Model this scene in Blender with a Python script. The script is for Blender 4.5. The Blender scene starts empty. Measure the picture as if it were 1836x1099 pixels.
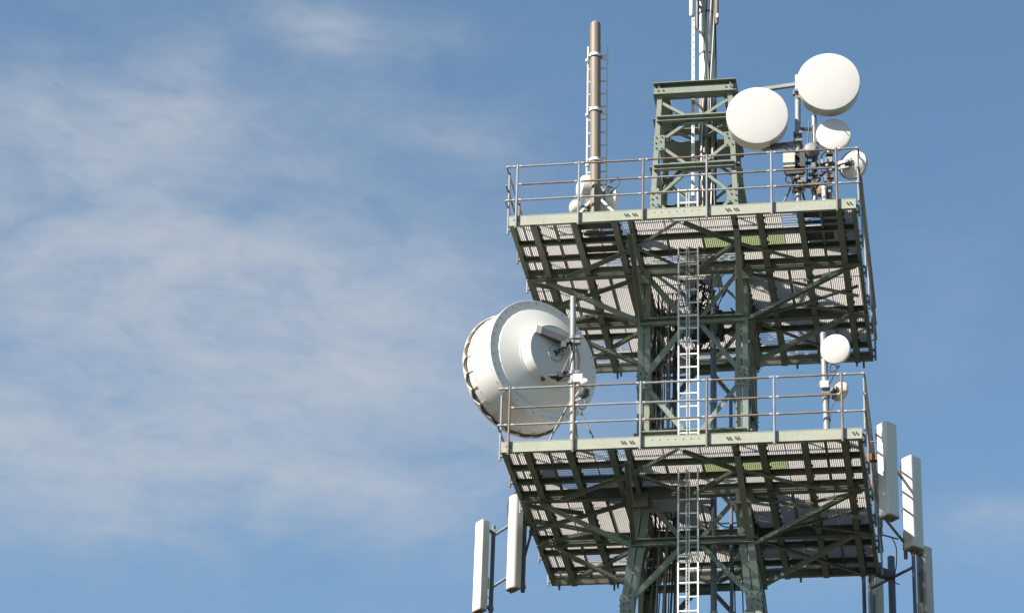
import bpy, math, random
from mathutils import Vector, Matrix
random.seed(7)
scene = bpy.context.scene
COL = scene.collection
R = math.radians
ZO = 29.06            # height of the upper deck above the ground; all heights below are given relative to that deck

# ------------------------------------------------------------------ camera
cam_d = bpy.data.cameras.new("camera")
cam = bpy.data.objects.new("camera", cam_d)
COL.objects.link(cam)
RT = Vector((0.98696327, 0.15802742, 0.03050963))
UP = Vector((0.04673291, -0.46278054, 0.88524020))
FW = Vector((-0.15401149, 0.87227376, 0.46413248))
m = Matrix((RT, UP, -FW)).transposed().to_4x4()
m.translation = Vector((5.30255265, -50.9683743, -27.35500734 + ZO))
cam.matrix_world = m
cam_d.sensor_width = 36.0
cam_d.lens = 36.0 * 5299.12 / 1836.0
cam_d.clip_start = 0.5
cam_d.clip_end = 8000.0
scene.camera = cam

# ------------------------------------------------------------------ light
SUN_AZ, SUN_EL = R(180 + 47), R(42)      # azimuth clockwise from +Y
S = Vector((math.sin(SUN_AZ) * math.cos(SUN_EL), math.cos(SUN_AZ) * math.cos(SUN_EL), math.sin(SUN_EL)))
sd = bpy.data.lights.new("sun", 'SUN')
sd.energy = 5.0
sd.angle = R(0.53)
sd.color = (1.0, 0.94, 0.845)
sun = bpy.data.objects.new("sun", sd)
COL.objects.link(sun)
sun.rotation_euler = S.to_track_quat('Z', 'Y').to_euler()
sun.location = S * 60 + Vector((0, 0, ZO))

scene.view_settings.view_transform = 'Standard'
scene.view_settings.look = 'None'
scene.view_settings.exposure = 1.13
scene.view_settings.gamma = 1.0

W = bpy.data.worlds.new("World")
scene.world = W
W.use_nodes = True
nt = W.node_tree
for n in list(nt.nodes): nt.nodes.remove(n)
def nd(t, **k):
    n = nt.nodes.new(t)
    for a, b in k.items(): setattr(n, a, b)
    return n
def mth(op, a, b=None, c=None, clamp=False):
    n = nd('ShaderNodeMath', operation=op); n.use_clamp = clamp
    for i, v in enumerate((a, b, c)):
        if v is None: continue
        if isinstance(v, (int, float)): n.inputs[i].default_value = v
        else: nt.links.new(v, n.inputs[i])
    return n.outputs[0]
sky = nd('ShaderNodeTexSky', sky_type='NISHITA')
sky.sun_disc = False
sky.sun_elevation = SUN_EL
sky.sun_rotation = SUN_AZ
sky.altitude = 400
sky.air_density = 1.0
sky.dust_density = 0.6
sky.ozone_density = 1.0
hsv = nd('ShaderNodeHueSaturation')
hsv.inputs['Saturation'].default_value = 1.06
tint = nd('ShaderNodeMix', data_type='RGBA', blend_type='MULTIPLY'); tint.inputs[0].default_value = 1
tint.inputs[7].default_value = (1.0, 1.12, 1.08, 1)
nt.links.new(sky.outputs[0], tint.inputs[6]); nt.links.new(tint.outputs[2], hsv.inputs['Color'])
bg1 = nd('ShaderNodeBackground'); bg1.inputs[1].default_value = 0.0695
nt.links.new(hsv.outputs[0], bg1.inputs[0])
bg2 = nd('ShaderNodeBackground'); bg2.inputs[0].default_value = (0.76, 0.835, 0.95, 1); bg2.inputs[1].default_value = 0.303
tc = nd('ShaderNodeTexCoord')
sep = nd('ShaderNodeSeparateXYZ'); nt.links.new(tc.outputs['Generated'], sep.inputs[0])
az = mth('MULTIPLY', mth('ARCTAN2', sep.outputs[0], sep.outputs[1]), 57.2958)   # compass direction, degrees
el = mth('MULTIPLY', mth('ARCSINE', sep.outputs[2]), 57.2958)                   # height over the horizon, degrees
cmb = nd('ShaderNodeCombineXYZ'); nt.links.new(az, cmb.inputs[0]); nt.links.new(el, cmb.inputs[1])
def noise(scale, stretch, rot, detail, dist, rough=0.55, off=(0, 0, 0)):
    mp = nd('ShaderNodeMapping'); mp.inputs['Scale'].default_value = (1.0, stretch, 1); mp.inputs['Rotation'].default_value = (0, 0, R(rot))
    mp.inputs['Location'].default_value = off
    nt.links.new(cmb.outputs[0], mp.inputs[0])
    n = nd('ShaderNodeTexNoise'); n.inputs['Scale'].default_value = scale; n.inputs['Detail'].default_value = detail
    n.inputs['Distortion'].default_value = dist; n.inputs['Roughness'].default_value = rough
    nt.links.new(mp.outputs[0], n.inputs[0])
    return n.outputs[0]
# drifts of thin cirrus: (compass, height, half width, half height, turn, density), all in degrees
CLOUDS = [(-19.8, 30.3, 2.6, 1.1, 10, .62), (-17.8, 31.0, 1.3, .9, 30, .55), (-14.7, 32.9, .9, .42, -15, .75),
          (-13.2, 32.8, 1.5, .35, 0, .38), (-19.0, 27.6, 4.2, 1.3, 0, .62), (-15.5, 28.0, 3.2, 1.3, -18, .42),
          (-16.0, 25.6, 4.2, 1.6, 12, .50), (-20.4, 24.7, 1.9, .7, -8, .50), (-19.6, 33.6, 1.8, .4, 4, .42),
          (-12.5, 28.9, 1.7, .6, -30, .25), (-17.2, 27.0, 7.0, 4.2, 0, .30), (0.3, 23.6, 1.2, .38, -4, .34),
          (-1.0, 27.5, 1.3, 1.0, 40, .12), (-18.5, 23.7, 4.6, .9, 6, .48), (-13.5, 24.0, 2.6, .7, -12, .26), (-14.0, 26.4, 2.6, .8, -15, .36), (-11.5, 31.0, 2.0, .5, -10, .22), (-2.0, 23.0, 3.0, .7, 5, .16), (-12.0, 24.2, 2.2, .9, 20, .26), (22, 30, 9, 4, 10, .5), (-60, 38, 14, 6, 0, .5), (70, 25, 16, 5, 0, .4)]
dens = None
for (a0, e0, sa, se, tn, am) in CLOUDS:
    da = mth('SUBTRACT', az, a0); de = mth('SUBTRACT', el, e0)
    c, s = math.cos(R(tn)), math.sin(R(tn))
    u = mth('MULTIPLY_ADD', da, .88 * c / sa, mth('MULTIPLY', de, s / sa))
    v = mth('MULTIPLY_ADD', de, c / se, mth('MULTIPLY', da, -.88 * s / se))
    g = mth('MULTIPLY', mth('EXPONENT', mth('MULTIPLY', mth('ADD', mth('MULTIPLY', u, u), mth('MULTIPLY', v, v)), -.8)), am)
    dens = g if dens is None else mth('ADD', dens, g)
n1 = noise(.33, 1.9, 16, 7, .7, .52)
n2 = noise(.9, 2.8, 24, 8, .8, .58, (3.1, 7.7, 0))
w1 = mth('MAXIMUM', mth('MULTIPLY_ADD', n1, 2.6, -.85), 0.0)
w2 = mth('MULTIPLY_ADD', n2, 1.3, .28)
d = mth('MULTIPLY', dens, mth('MULTIPLY', mth('ADD', w1, .42), w2))
d = mth('SUBTRACT', 1.0, mth('EXPONENT', mth('MULTIPLY_ADD', d, -1.3, -.02)))
mx = nd('ShaderNodeMixShader')
nt.links.new(d, mx.inputs[0]); nt.links.new(bg1.outputs[0], mx.inputs[1]); nt.links.new(bg2.outputs[0], mx.inputs[2])
ow = nd('ShaderNodeOutputWorld'); nt.links.new(mx.outputs[0], ow.inputs[0])

# ------------------------------------------------------------------ materials
def mat(name, col, rough=.55, metal=0.0, col2=None, amt=.35, scale=3.0, lo=.45, hi=.65, streak=1.0, fine=.12, spec=.4, bump=0.0, rust=0.0, rcol=(.16, .085, .045)):
    mm = bpy.data.materials.new(name); mm.use_nodes = True
    t = mm.node_tree; b = t.nodes['Principled BSDF']
    b.inputs['Roughness'].default_value = rough; b.inputs['Metallic'].default_value = metal
    b.inputs['Specular IOR Level'].default_value = spec
    col = tuple(c * .70 for c in col); col2 = col2 and tuple(c * .70 for c in col2)
    tcn = t.nodes.new('ShaderNodeTexCoord'); mp = t.nodes.new('ShaderNodeMapping')
    mp.inputs['Scale'].default_value = (1, 1, 1.0 / streak)
    t.links.new(tcn.outputs['Object'], mp.inputs[0])
    n = t.nodes.new('ShaderNodeTexNoise'); n.inputs['Scale'].default_value = scale; n.inputs['Detail'].default_value = 6; n.inputs['Roughness'].default_value = .62
    t.links.new(mp.outputs[0], n.inputs[0])
    rp = t.nodes.new('ShaderNodeMapRange'); rp.inputs[1].default_value = lo; rp.inputs[2].default_value = hi; rp.inputs[4].default_value = amt
    t.links.new(n.outputs[0], rp.inputs[0])
    mx = t.nodes.new('ShaderNodeMix'); mx.data_type = 'RGBA'
    c2 = col2 or tuple(c * .6 for c in col)
    mx.inputs[6].default_value = (*col, 1); mx.inputs[7].default_value = (*c2, 1)
    t.links.new(rp.outputs[0], mx.inputs[0])
    n2 = t.nodes.new('ShaderNodeTexNoise'); n2.inputs['Scale'].default_value = 23; n2.inputs['Detail'].default_value = 4
    t.links.new(tcn.outputs['Object'], n2.inputs[0])
    r2 = t.nodes.new('ShaderNodeMapRange'); r2.inputs[1].default_value = .3; r2.inputs[2].default_value = .7; r2.inputs[3].default_value = 1 - fine; r2.inputs[4].default_value = 1 + fine * .6
    t.links.new(n2.outputs[0], r2.inputs[0])
    vm = t.nodes.new('ShaderNodeVectorMath'); vm.operation = 'SCALE'
    t.links.new(mx.outputs[2], vm.inputs[0]); t.links.new(r2.outputs[0], vm.inputs['Scale'])
    out = vm.outputs[0]
    if rust:                                                     # patches and runs of rust or grime
        mp3 = t.nodes.new('ShaderNodeMapping'); mp3.inputs['Scale'].default_value = (1, 1, .35); mp3.inputs['Location'].default_value = (4.2, 1.7, 8.1)
        t.links.new(tcn.outputs['Object'], mp3.inputs[0])
        n3 = t.nodes.new('ShaderNodeTexNoise'); n3.inputs['Scale'].default_value = 9; n3.inputs['Detail'].default_value = 8; n3.inputs['Roughness'].default_value = .7
        t.links.new(mp3.outputs[0], n3.inputs[0])
        r3 = t.nodes.new('ShaderNodeMapRange'); r3.inputs[1].default_value = .60; r3.inputs[2].default_value = .74; r3.inputs[4].default_value = rust
        t.links.new(n3.outputs[0], r3.inputs[0])
        m3 = t.nodes.new('ShaderNodeMix'); m3.data_type = 'RGBA'; m3.inputs[7].default_value = (*rcol, 1)
        t.links.new(r3.outputs[0], m3.inputs[0]); t.links.new(out, m3.inputs[6]); out = m3.outputs[2]
    t.links.new(out, b.inputs['Base Color'])
    rr = t.nodes.new('ShaderNodeMapRange'); rr.inputs[3].default_value = max(.05, rough - .12); rr.inputs[4].default_value = min(1, rough + .12)
    t.links.new(n.outputs[0], rr.inputs[0]); t.links.new(rr.outputs[0], b.inputs['Roughness'])
    if bump:
        bp = t.nodes.new('ShaderNodeBump'); bp.inputs['Strength'].default_value = bump; bp.inputs['Distance'].default_value = .01
        t.links.new(n2.outputs[0], bp.inputs['Height']); t.links.new(bp.outputs[0], b.inputs['Normal'])
    return mm
GREEN = mat('green_paint_shaded', (.275, .31, .245), .5, 0, (.20, .225, .17), .6, 2.2, streak=2.5, rust=.5)  # darker copy of the one green paint, shade put into its colour
GREENL = mat('green_paint_lit', (.455, .465, .365), .5, 0, (.37, .375, .29), .5, 2.6, streak=.6, rust=.35)  # same green paint, lighter copy for the sunlit front edge beams
BOLT = mat('bolt_steel', (.12, .12, .10), .6)
GALV = mat('galvanised_steel', (.40, .405, .405), .45, .2, (.27, .26, .25), .6, 5, streak=2, rust=.5)
GALVD = mat('galvanised_dull', (.25, .255, .26), .5, .2, (.16, .155, .15), .6, 5, streak=2)
RAILB = mat('weathered_rail', (.28, .215, .17), .6, .1, (.19, .12, .08), .8, 4, streak=1)
FIT = mat('zinc_fitting', (.66, .66, .66), .4, .2)
WHITE = mat('white_gel_coat', (.92, .89, .84), .42, 0, (.82, .78, .70), .30, 1.6, .5, .75, streak=4, fine=.03, rust=.22, rcol=(.38, .32, .23))
WHITEF = mat('white_radome_skin', (.82, .785, .745), .5, 0, (.75, .705, .645), .3, 1.3, .5, .75, fine=.02)
CREAM = mat('aged_white_plastic', (.68, .64, .55), .5, 0, (.52, .47, .38), .5, 2.2, streak=6, fine=.05, rust=.4, rcol=(.34, .27, .18))
PANEL = mat('panel_white', (.87, .83, .765), .45, 0, (.78, .73, .65), .35, 2.0, .5, .75, streak=8, fine=.03, rust=.2, rcol=(.42, .36, .28))
TAN = mat('tan_end_cap', (.42, .34, .25), .6)
GREYP = mat('grey_paint', (.80, .77, .72), .5, 0, (.70, .665, .61), .5, 2, fine=.05)
GRAT = mat('galvanised_grating', (.85, .815, .78), .5, .0, (.72, .685, .64), .5, 1.5, rust=.45, rcol=(.25, .19, .14))
ARMG = mat('shaded_grey_arm', (.22, .215, .21), .5)  # grey arm coloured dark all over to carry its underside's shade
HATCH = mat('green_hatch', (.46, .54, .27), .5, 0, (.40, .48, .24), .5, 3)
BROWN = mat('weathered_brown_pipe', (.285, .228, .172), .55, 0, (.20, .148, .105), .75, 2.5, .42, .7, streak=7, rust=.4)
RUST = mat('rusty_steel', (.27, .165, .11), .7, 0, (.15, .085, .06), .7, 6)
BLACK = mat('black_cable', (.03, .03, .032), .5)
CABG = mat('grey_cable', (.42, .38, .33), .5)
DARK = mat('dark_fitting', (.10, .10, .10), .5, .2)
SHADE_DIRT = mat('brown_shade_dirt', (.17, .12, .07), .7)  # dark brown painted in for shadow and dirt under the cover's scallops
PIPE = mat('blue_grey_pipe', (.19, .215, .25), .5, .1, (.13, .145, .17), .6, 4, streak=3)
GRASS = mat('ground_meadow', (.034, .034, .022), .9, 0, (.050, .042, .028), .8, .05)

# ------------------------------------------------------------------ mesh building
def V(*a): return Vector(a) if len(a) > 1 else Vector(a[0])
class MB:
    def __init__(s): s.v = []; s.f = []; s.mi = []; s.cur = 0
    def m(s, i): s.cur = i; return s
    def add(s, vs, fs):
        o = len(s.v); s.v += [tuple(v) for v in vs]
        for f in fs: s.f.append(tuple(i + o for i in f)); s.mi.append(s.cur)
    def frame(s, d, up):
        d = V(d).normalized(); up = V(up)
        if abs(d.dot(up.normalized())) > .999: up = V(0, 1, 0) if abs(d.z) > .9 else V(0, 0, 1)
        a = d.cross(up).normalized(); return d, a, a.cross(d)
    def box(s, c, sz, ex=(1, 0, 0), ey=(0, 1, 0), ez=(0, 0, 1)):
        c = V(c); ex, ey, ez = V(ex) * sz[0] / 2, V(ey) * sz[1] / 2, V(ez) * sz[2] / 2
        vs = [c + ex * i + ey * j + ez * k for k in (-1, 1) for j in (-1, 1) for i in (-1, 1)]
        s.add(vs, [(0, 2, 3, 1), (4, 5, 7, 6), (0, 1, 5, 4), (2, 6, 7, 3), (0, 4, 6, 2), (1, 3, 7, 5)]); return s
    def bar(s, p, q, w, h, up=(0, 0, 1), ow=0, oh=0):          # w across, h along up; ow/oh shift the section
        p, q = V(p), V(q); d, a, u = s.frame(q - p, up)
        return s.box((p + q) / 2 + a * ow + u * oh, ((q - p).length, w, h), d, a, u)
    def ibeam(s, p, q, bw, h, t=.012, up=(0, 0, 1)):            # top of the beam lies on the line p-q
        s.bar(p, q, bw, t, up, 0, -t / 2); s.bar(p, q, t * .8, h - 2 * t, up, 0, -h / 2); return s.bar(p, q, bw, t, up, 0, -h + t / 2)
    def channel(s, p, q, bw, h, t=.012, side=1, up=(0, 0, 1)):
        s.bar(p, q, t, h, up, 0, -h / 2)
        s.bar(p, q, bw - t, t, up, side * bw / 2, -t / 2 - .001); return s.bar(p, q, bw - t, t, up, side * bw / 2, -h + t / 2 + .001)
    def angle(s, p, q, w, t, up, side=1):                       # L section: flange w across, flange w along up
        s.bar(p, q, w, t, up); return s.bar(p, q, t, w - t, up, side * (w / 2 - t / 2), -w / 2)
    def tube(s, p, q, r, r2=None, n=12, caps=True):
        p, q = V(p), V(q); r2 = r if r2 is None else r2
        d, a, u = s.frame(q - p, (0, 0, 1)); o = []
        for c, rr in ((p, r), (q, r2)):
            for i in range(n):
                an = 2 * math.pi * i / n; o.append(c + a * math.cos(an) * rr + u * math.sin(an) * rr)
        fs = [(i, (i + 1) % n, n + (i + 1) % n, n + i) for i in range(n)]
        if caps: fs += [tuple(reversed(range(n))), tuple(range(n, 2 * n))]
        s.add(o, fs); return s
    def path(s, pts, r, n=6, sub=6):
        P = [V(p) for p in pts]; Q = []
        E_ = [P[0] * 2 - P[1]] + P + [P[-1] * 2 - P[-2]]
        for i in range(1, len(E_) - 2):
            a, b, c, e = E_[i - 1:i + 3]
            for k in range(sub):
                t = k / sub
                Q.append(.5 * ((2 * b) + (c - a) * t + (2 * a - 5 * b + 4 * c - e) * t * t + (3 * b - a - 3 * c + e) * t ** 3))
        Q.append(P[-1]); vs = []; ref = None
        for i, p in enumerate(Q):
            d = (Q[min(i + 1, len(Q) - 1)] - Q[max(i - 1, 0)]).normalized()
            if ref is None: ref = d.orthogonal().normalized()
            a = (ref - d * ref.dot(d)).normalized(); ref = a; u = d.cross(a)
            for k in range(n):
                an = 2 * math.pi * k / n; vs.append(p + a * math.cos(an) * r + u * math.sin(an) * r)
        fs = [(i * n + k, i * n + (k + 1) % n, (i + 1) * n + (k + 1) % n, (i + 1) * n + k) for i in range(len(Q) - 1) for k in range(n)]
        fs += [tuple(reversed(range(n))), tuple(range((len(Q) - 1) * n, len(Q) * n))]
        s.add(vs, fs); return s
    def lathe(s, prof, o, ax, n=40, wob=None):                  # prof: (radius, distance along ax)
        o = V(o); d = V(ax).normalized(); a = d.orthogonal().normalized()
        if abs(d.z) < .95: a = d.cross(V(0, 0, 1)).normalized()
        u = a.cross(d); vs = []; idx = []
        for j, (r, t) in enumerate(prof):
            if r < 1e-6: idx.append([len(vs)] * n); vs.append(o + d * t)
            else:
                idx.append(list(range(len(vs), len(vs) + n)))
                for i in range(n):
                    an = 2 * math.pi * i / n; tt = t + (wob(j, an) if wob else 0)
                    vs.append(o + d * tt + (a * math.cos(an) + u * math.sin(an)) * r)
        fs = []
        for j in range(len(prof) - 1):
            A, B = idx[j], idx[j + 1]
            for i in range(n):
                k = (i + 1) % n
                f = [A[i], A[k], B[k], B[i]]; g = []
                for x in f:
                    if x not in g: g.append(x)
                if len(g) > 2: fs.append(tuple(g))
        s.add(vs, fs); return s
    def prism(s, poly, o, ex, ey, ez, h):
        o, ex, ey, ez = V(o), V(ex), V(ey), V(ez); n = len(poly)
        vs = [o + ex * x + ey * y for x, y in poly] + [o + ex * x + ey * y + ez * h for x, y in poly]
        s.add(vs, [(i, (i + 1) % n, n + (i + 1) % n, n + i) for i in range(n)] + [tuple(reversed(range(n))), tuple(range(n, 2 * n))]); return s
    def bolt(s, c, n, r=.016, h=.02):
        c = V(c); n = V(n).normalized(); return s.tube(c, c + n * h, r, None, 6)
    def build(s, name, mats, parent, label=None, smooth=35):
        me = bpy.data.meshes.new(name)
        b = Vector(BASE[parent.name]) if parent is not None else Vector((0, 0, 0))
        me.from_pydata([tuple(V(v) - b) for v in s.v], [], s.f)
        for mm in (mats if isinstance(mats, (list, tuple)) else [mats]): me.materials.append(mm)
        me.polygons.foreach_set('material_index', s.mi)
        me.polygons.foreach_set('use_smooth', [True] * len(s.f))
        me.update(); me.validate()
        import bmesh
        bm = bmesh.new(); bm.from_mesh(me); bmesh.ops.recalc_face_normals(bm, faces=bm.faces); bm.to_mesh(me); bm.free()
        me.set_sharp_from_angle(angle=R(smooth))
        o = bpy.data.objects.new(name, me); COL.objects.link(o)
        if parent is not None: o.parent = parent; BASE[o.name] = tuple(b)
        if label: o['label'] = label
        return o
BASE = {}
def thing(name, label, cat, base, group=None):
    o = bpy.data.objects.new(name, None); COL.objects.link(o); o.empty_display_size = .2
    o.location = (base[0], base[1], base[2] + ZO); BASE[o.name] = tuple(base)
    o['label'] = label; o['category'] = cat
    if group: o['group'] = group
    return o

# ------------------------------------------------------------------ ground
g = MB(); N = 48; E_ = 3000.0
rings = [0, 40, 120, 400, 1200, E_]; vs = [(0, 0, -ZO)]; fs = []
for r_ in rings[1:]: vs += [(r_ * math.cos(2 * math.pi * i / N), r_ * math.sin(2 * math.pi * i / N), -ZO) for i in range(N)]
fs += [(0, 1 + i, 1 + (i + 1) % N) for i in range(N)]
for k in range(len(rings) - 2):
    fs += [(1 + k * N + i, 1 + k * N + (i + 1) % N, 1 + (k + 1) * N + (i + 1) % N, 1 + (k + 1) * N + i) for i in range(N)]
g.add(vs, fs)
go = g.build('ground', GRASS, None); go.location.z = ZO; go['kind'] = 'structure'

# ------------------------------------------------------------------ lattice tower
Z2 = -4.69                        # lower deck
def hw(z):                        # half width of the tower at height z
    if z > -.12: return .925 - .043 * z
    if z > -5.0: return 1.05
    return 1.05 + .107 * (-5.0 - z)
tower = thing('lattice_tower', 'green painted steel lattice tower carrying both platforms', 'tower', (0, 0, -ZO))
ZG_U, ZB_U = [.0, 1.54, 2.85, 3.86], [.78, 2.25, 3.39]
ZG_L, ZB_L = [-.12, -2.5, -4.8, -7.15], [-1.29, -3.68, -5.9, -8.45]
FACES = [((1, 0), (0, -1)), ((1, 0), (0, 1)), ((0, 1), (-1, 0)), ((0, 1), (1, 0))]   # (direction along the face, outward)
def fp(face, s_, z, ins=.0):
    (tx, ty), (nx, ny) = FACES[face]; h = hw(z) - ins
    return V(tx * s_ * hw(z) + nx * h, ty * s_ * hw(z) + ny * h, z)
for sx in (-1, 1):
    for sy in (-1, 1):
        b = MB()
        def legseg(za, zb, w, two):
            pa, pb = V(sx * hw(za), sy * hw(za), za), V(sx * hw(zb), sy * hw(zb), zb)
            t = .016
            for (p, q) in ((pa, pb),):
                b.bar(p + V(-sx * w / 2, -sy * t / 2, 0), q + V(-sx * w / 2, -sy * t / 2, 0), w, t, (0, 1, 0))
                b.bar(p + V(-sx * t / 2, -sy * (w / 2 + t / 2), 0), q + V(-sx * t / 2, -sy * (w / 2 + t / 2), 0), t, w - t, (0, 1, 0))
                if two:
                    i = w + .022
                    for (ox, oy, wx, wy) in ((i + w / 2, .03, w, t), (i + t / 2, .03 + w / 2 + t / 2, t, w - t), (.03, i + w / 2, t, w)):
                        b.bar(p + V(-sx * ox, -sy * oy, 0), q + V(-sx * ox, -sy * oy, 0), wx, wy, (0, 1, 0))
        legseg(-ZO, -5.0, .13, True); legseg(-5.0, -.14, .105, True); legseg(-.10, 3.97, .10, False)
        for z in [k * .62 - 8.9 for k in range(14)]:                                 # battens joining the double angles
            h = hw(z); b.box((sx * (h - .12), sy * (h - .022), z), (.20, .012, .10)); b.box((sx * (h - .022), sy * (h - .12), z), (.012, .20, .10))
        for z in ZG_U[:3] + ZG_L:                                                    # gusset plates with their bolts
            for f in range(4):
                (tx, ty), (nx, ny) = FACES[f]
                if (nx and nx != sx) or (ny and ny != sy): continue
                s_ = sx if tx else sy; up = z > -.05
                gw, gh = (.21, .34) if up else (.25, .40)
                if f == 0 or True:
                    c = fp(f, s_, z, -.004) - V(tx, ty, 0) * s_ * gw / 2
                    b.m(0).box(c, (gw, .010, gh), (tx, ty, 0), (nx, ny, 0))
                    b.m(1)
                    for (u, v) in ((-.06, .12), (.05, .13), (-.07, 0), (-.06, -.12), (.05, -.13), (.02, .03)):
                        b.bolt(c + V(tx, ty, 0) * u * -s_ + V(0, 0, v) + V(nx, ny, 0) * .005, (nx, ny, 0), .017, .02)
                    b.m(0)
        b.build('leg', [GREEN, BOLT], tower)
def brace(f, s0, z0, s1, z1, w=.07):
    (tx, ty), (nx, ny) = FACES[f]
    ins = .022
    b = MB(); p, q = fp(f, s0, z0, ins), fp(f, s1, z1, ins)
    b.angle(p, q, w, .010, (nx, ny, 0), 1)
    b.build('diagonal_brace', GREEN, tower)
seqU = [(ZG_U[0], ZB_U[0]), (ZG_U[1], ZB_U[0]), (ZG_U[1], ZB_U[1]), (ZG_U[2], ZB_U[1]), (ZG_U[2], ZB_U[2]), (ZG_U[3], ZB_U[2])]
seqL = [(ZG_L[0], ZB_L[0]), (ZG_L[1], ZB_L[0]), (ZG_L[1], ZB_L[1]), (ZG_L[2], ZB_L[1]), (ZG_L[2], ZB_L[2]), (ZG_L[3], ZB_L[2]), (ZG_L[3], ZB_L[3])]
for f in range(4):
    for i, (zg, zb) in enumerate(seqU + seqL):
        if i == len(seqU + seqL) - 1 and f != 0: continue
        lo = i >= len(seqU)
        for s_ in (-1, 1):
            s1 = .12 * s_; w = .062 if not lo else .09
            brace(f, s_ * (.90 if lo else .86), zg + (.05 if zb > zg else -.05), s1, zb + (-.03 if zb > zg else .03), w)
    (tx, ty), (nx, ny) = FACES[f]
    for z in ZB_U + ZB_L:
        b = MB(); h = .11 if z > 0 else .13
        p, q = fp(f, -.97, z + h / 2, .02), fp(f, .97, z + h / 2, .02)
        b.channel(p, q, .10, h, .012, 1 if True else -1)
        b.bar(fp(f, -.97, z + h / 2 + .008, -.02), fp(f, .97, z + h / 2 + .008, -.02), .10, .012)
        b.box(fp(f, 0, z, .005), (.30, .010, .24), (tx, ty, 0), (nx, ny, 0))
        b.m(1)
        for u in (-.11, -.06, .06, .11): b.bolt(fp(f, 0, z - .06, .0) + V(tx, ty, 0) * u, (nx, ny, 0), .015, .018)
        b.build('cross_beam', [GREEN, BOLT], tower)
for f in range(4):                                               # the bracing far below, each face one frame
    b = MB(); (tx, ty), (nx, ny) = FACES[f]; zs = [-8.45, -12.2, -16.4, -21.5, -ZO + .02]
    for za, zb in zip(zs, zs[1:]):
        for s_ in (-1, 1): b.angle(fp(f, s_ * .93, za, .02 + .012 * (s_ + 1)), fp(f, -s_ * .93, zb, .02 + .012 * (s_ + 1)), .11, .012, (nx, ny, 0))
        if zb > -ZO + 1: b.channel(fp(f, -.97, zb, .03), fp(f, .97, zb, .03), .10, .14)
    b.build('face_frame', GREEN, tower)
for f in range(4):                                               # head of the tower: two stacked beams a side
    (tx, ty), (nx, ny) = FACES[f]; e = .83 if tx else .78
    n = V(nx, ny, 0); t = V(tx, ty, 0); b = MB()
    for zt, hh, bw in ((4.25, .27, .26),):
        zt -= .004 * (0 if tx else 1)
        p, q = -t * e + n * .70 + V(0, 0, zt), t * e + n * .70 + V(0, 0, zt)
        b.ibeam(p, q, bw, hh, .014)
    b.bar(-t * (e - .06) + n * .795 + V(0, 0, 4.062), t * (e - .06) + n * .795 + V(0, 0, 4.062), .012, .125)
    for s_ in (-1, 1): b.box(t * s_ * .72 + n * .745 + V(0, 0, 4.10), (.014, .09, .20), t, n)
    b.m(1)
    for s_ in (-1, 1):
        for u in (.10, .20): b.bolt(t * s_ * (e - u) + n * .801 + V(0, 0, 4.075), n, .018, .02)
    b.build('top_beam', [GREEN, BOLT], tower)
b = MB()
b.box((0, .30, 3.28), (1.44, .78, .014))
for s_ in (-1, 1): b.bar((s_ * .7, -.72, 3.3), (s_ * .08, -.1, 3.3), .09, .012); b.bar((s_ * .7, .72, 3.3), (s_ * .08, .1, 3.3), .09, .012)
b.build('head_plate', GREEN, tower)

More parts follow.
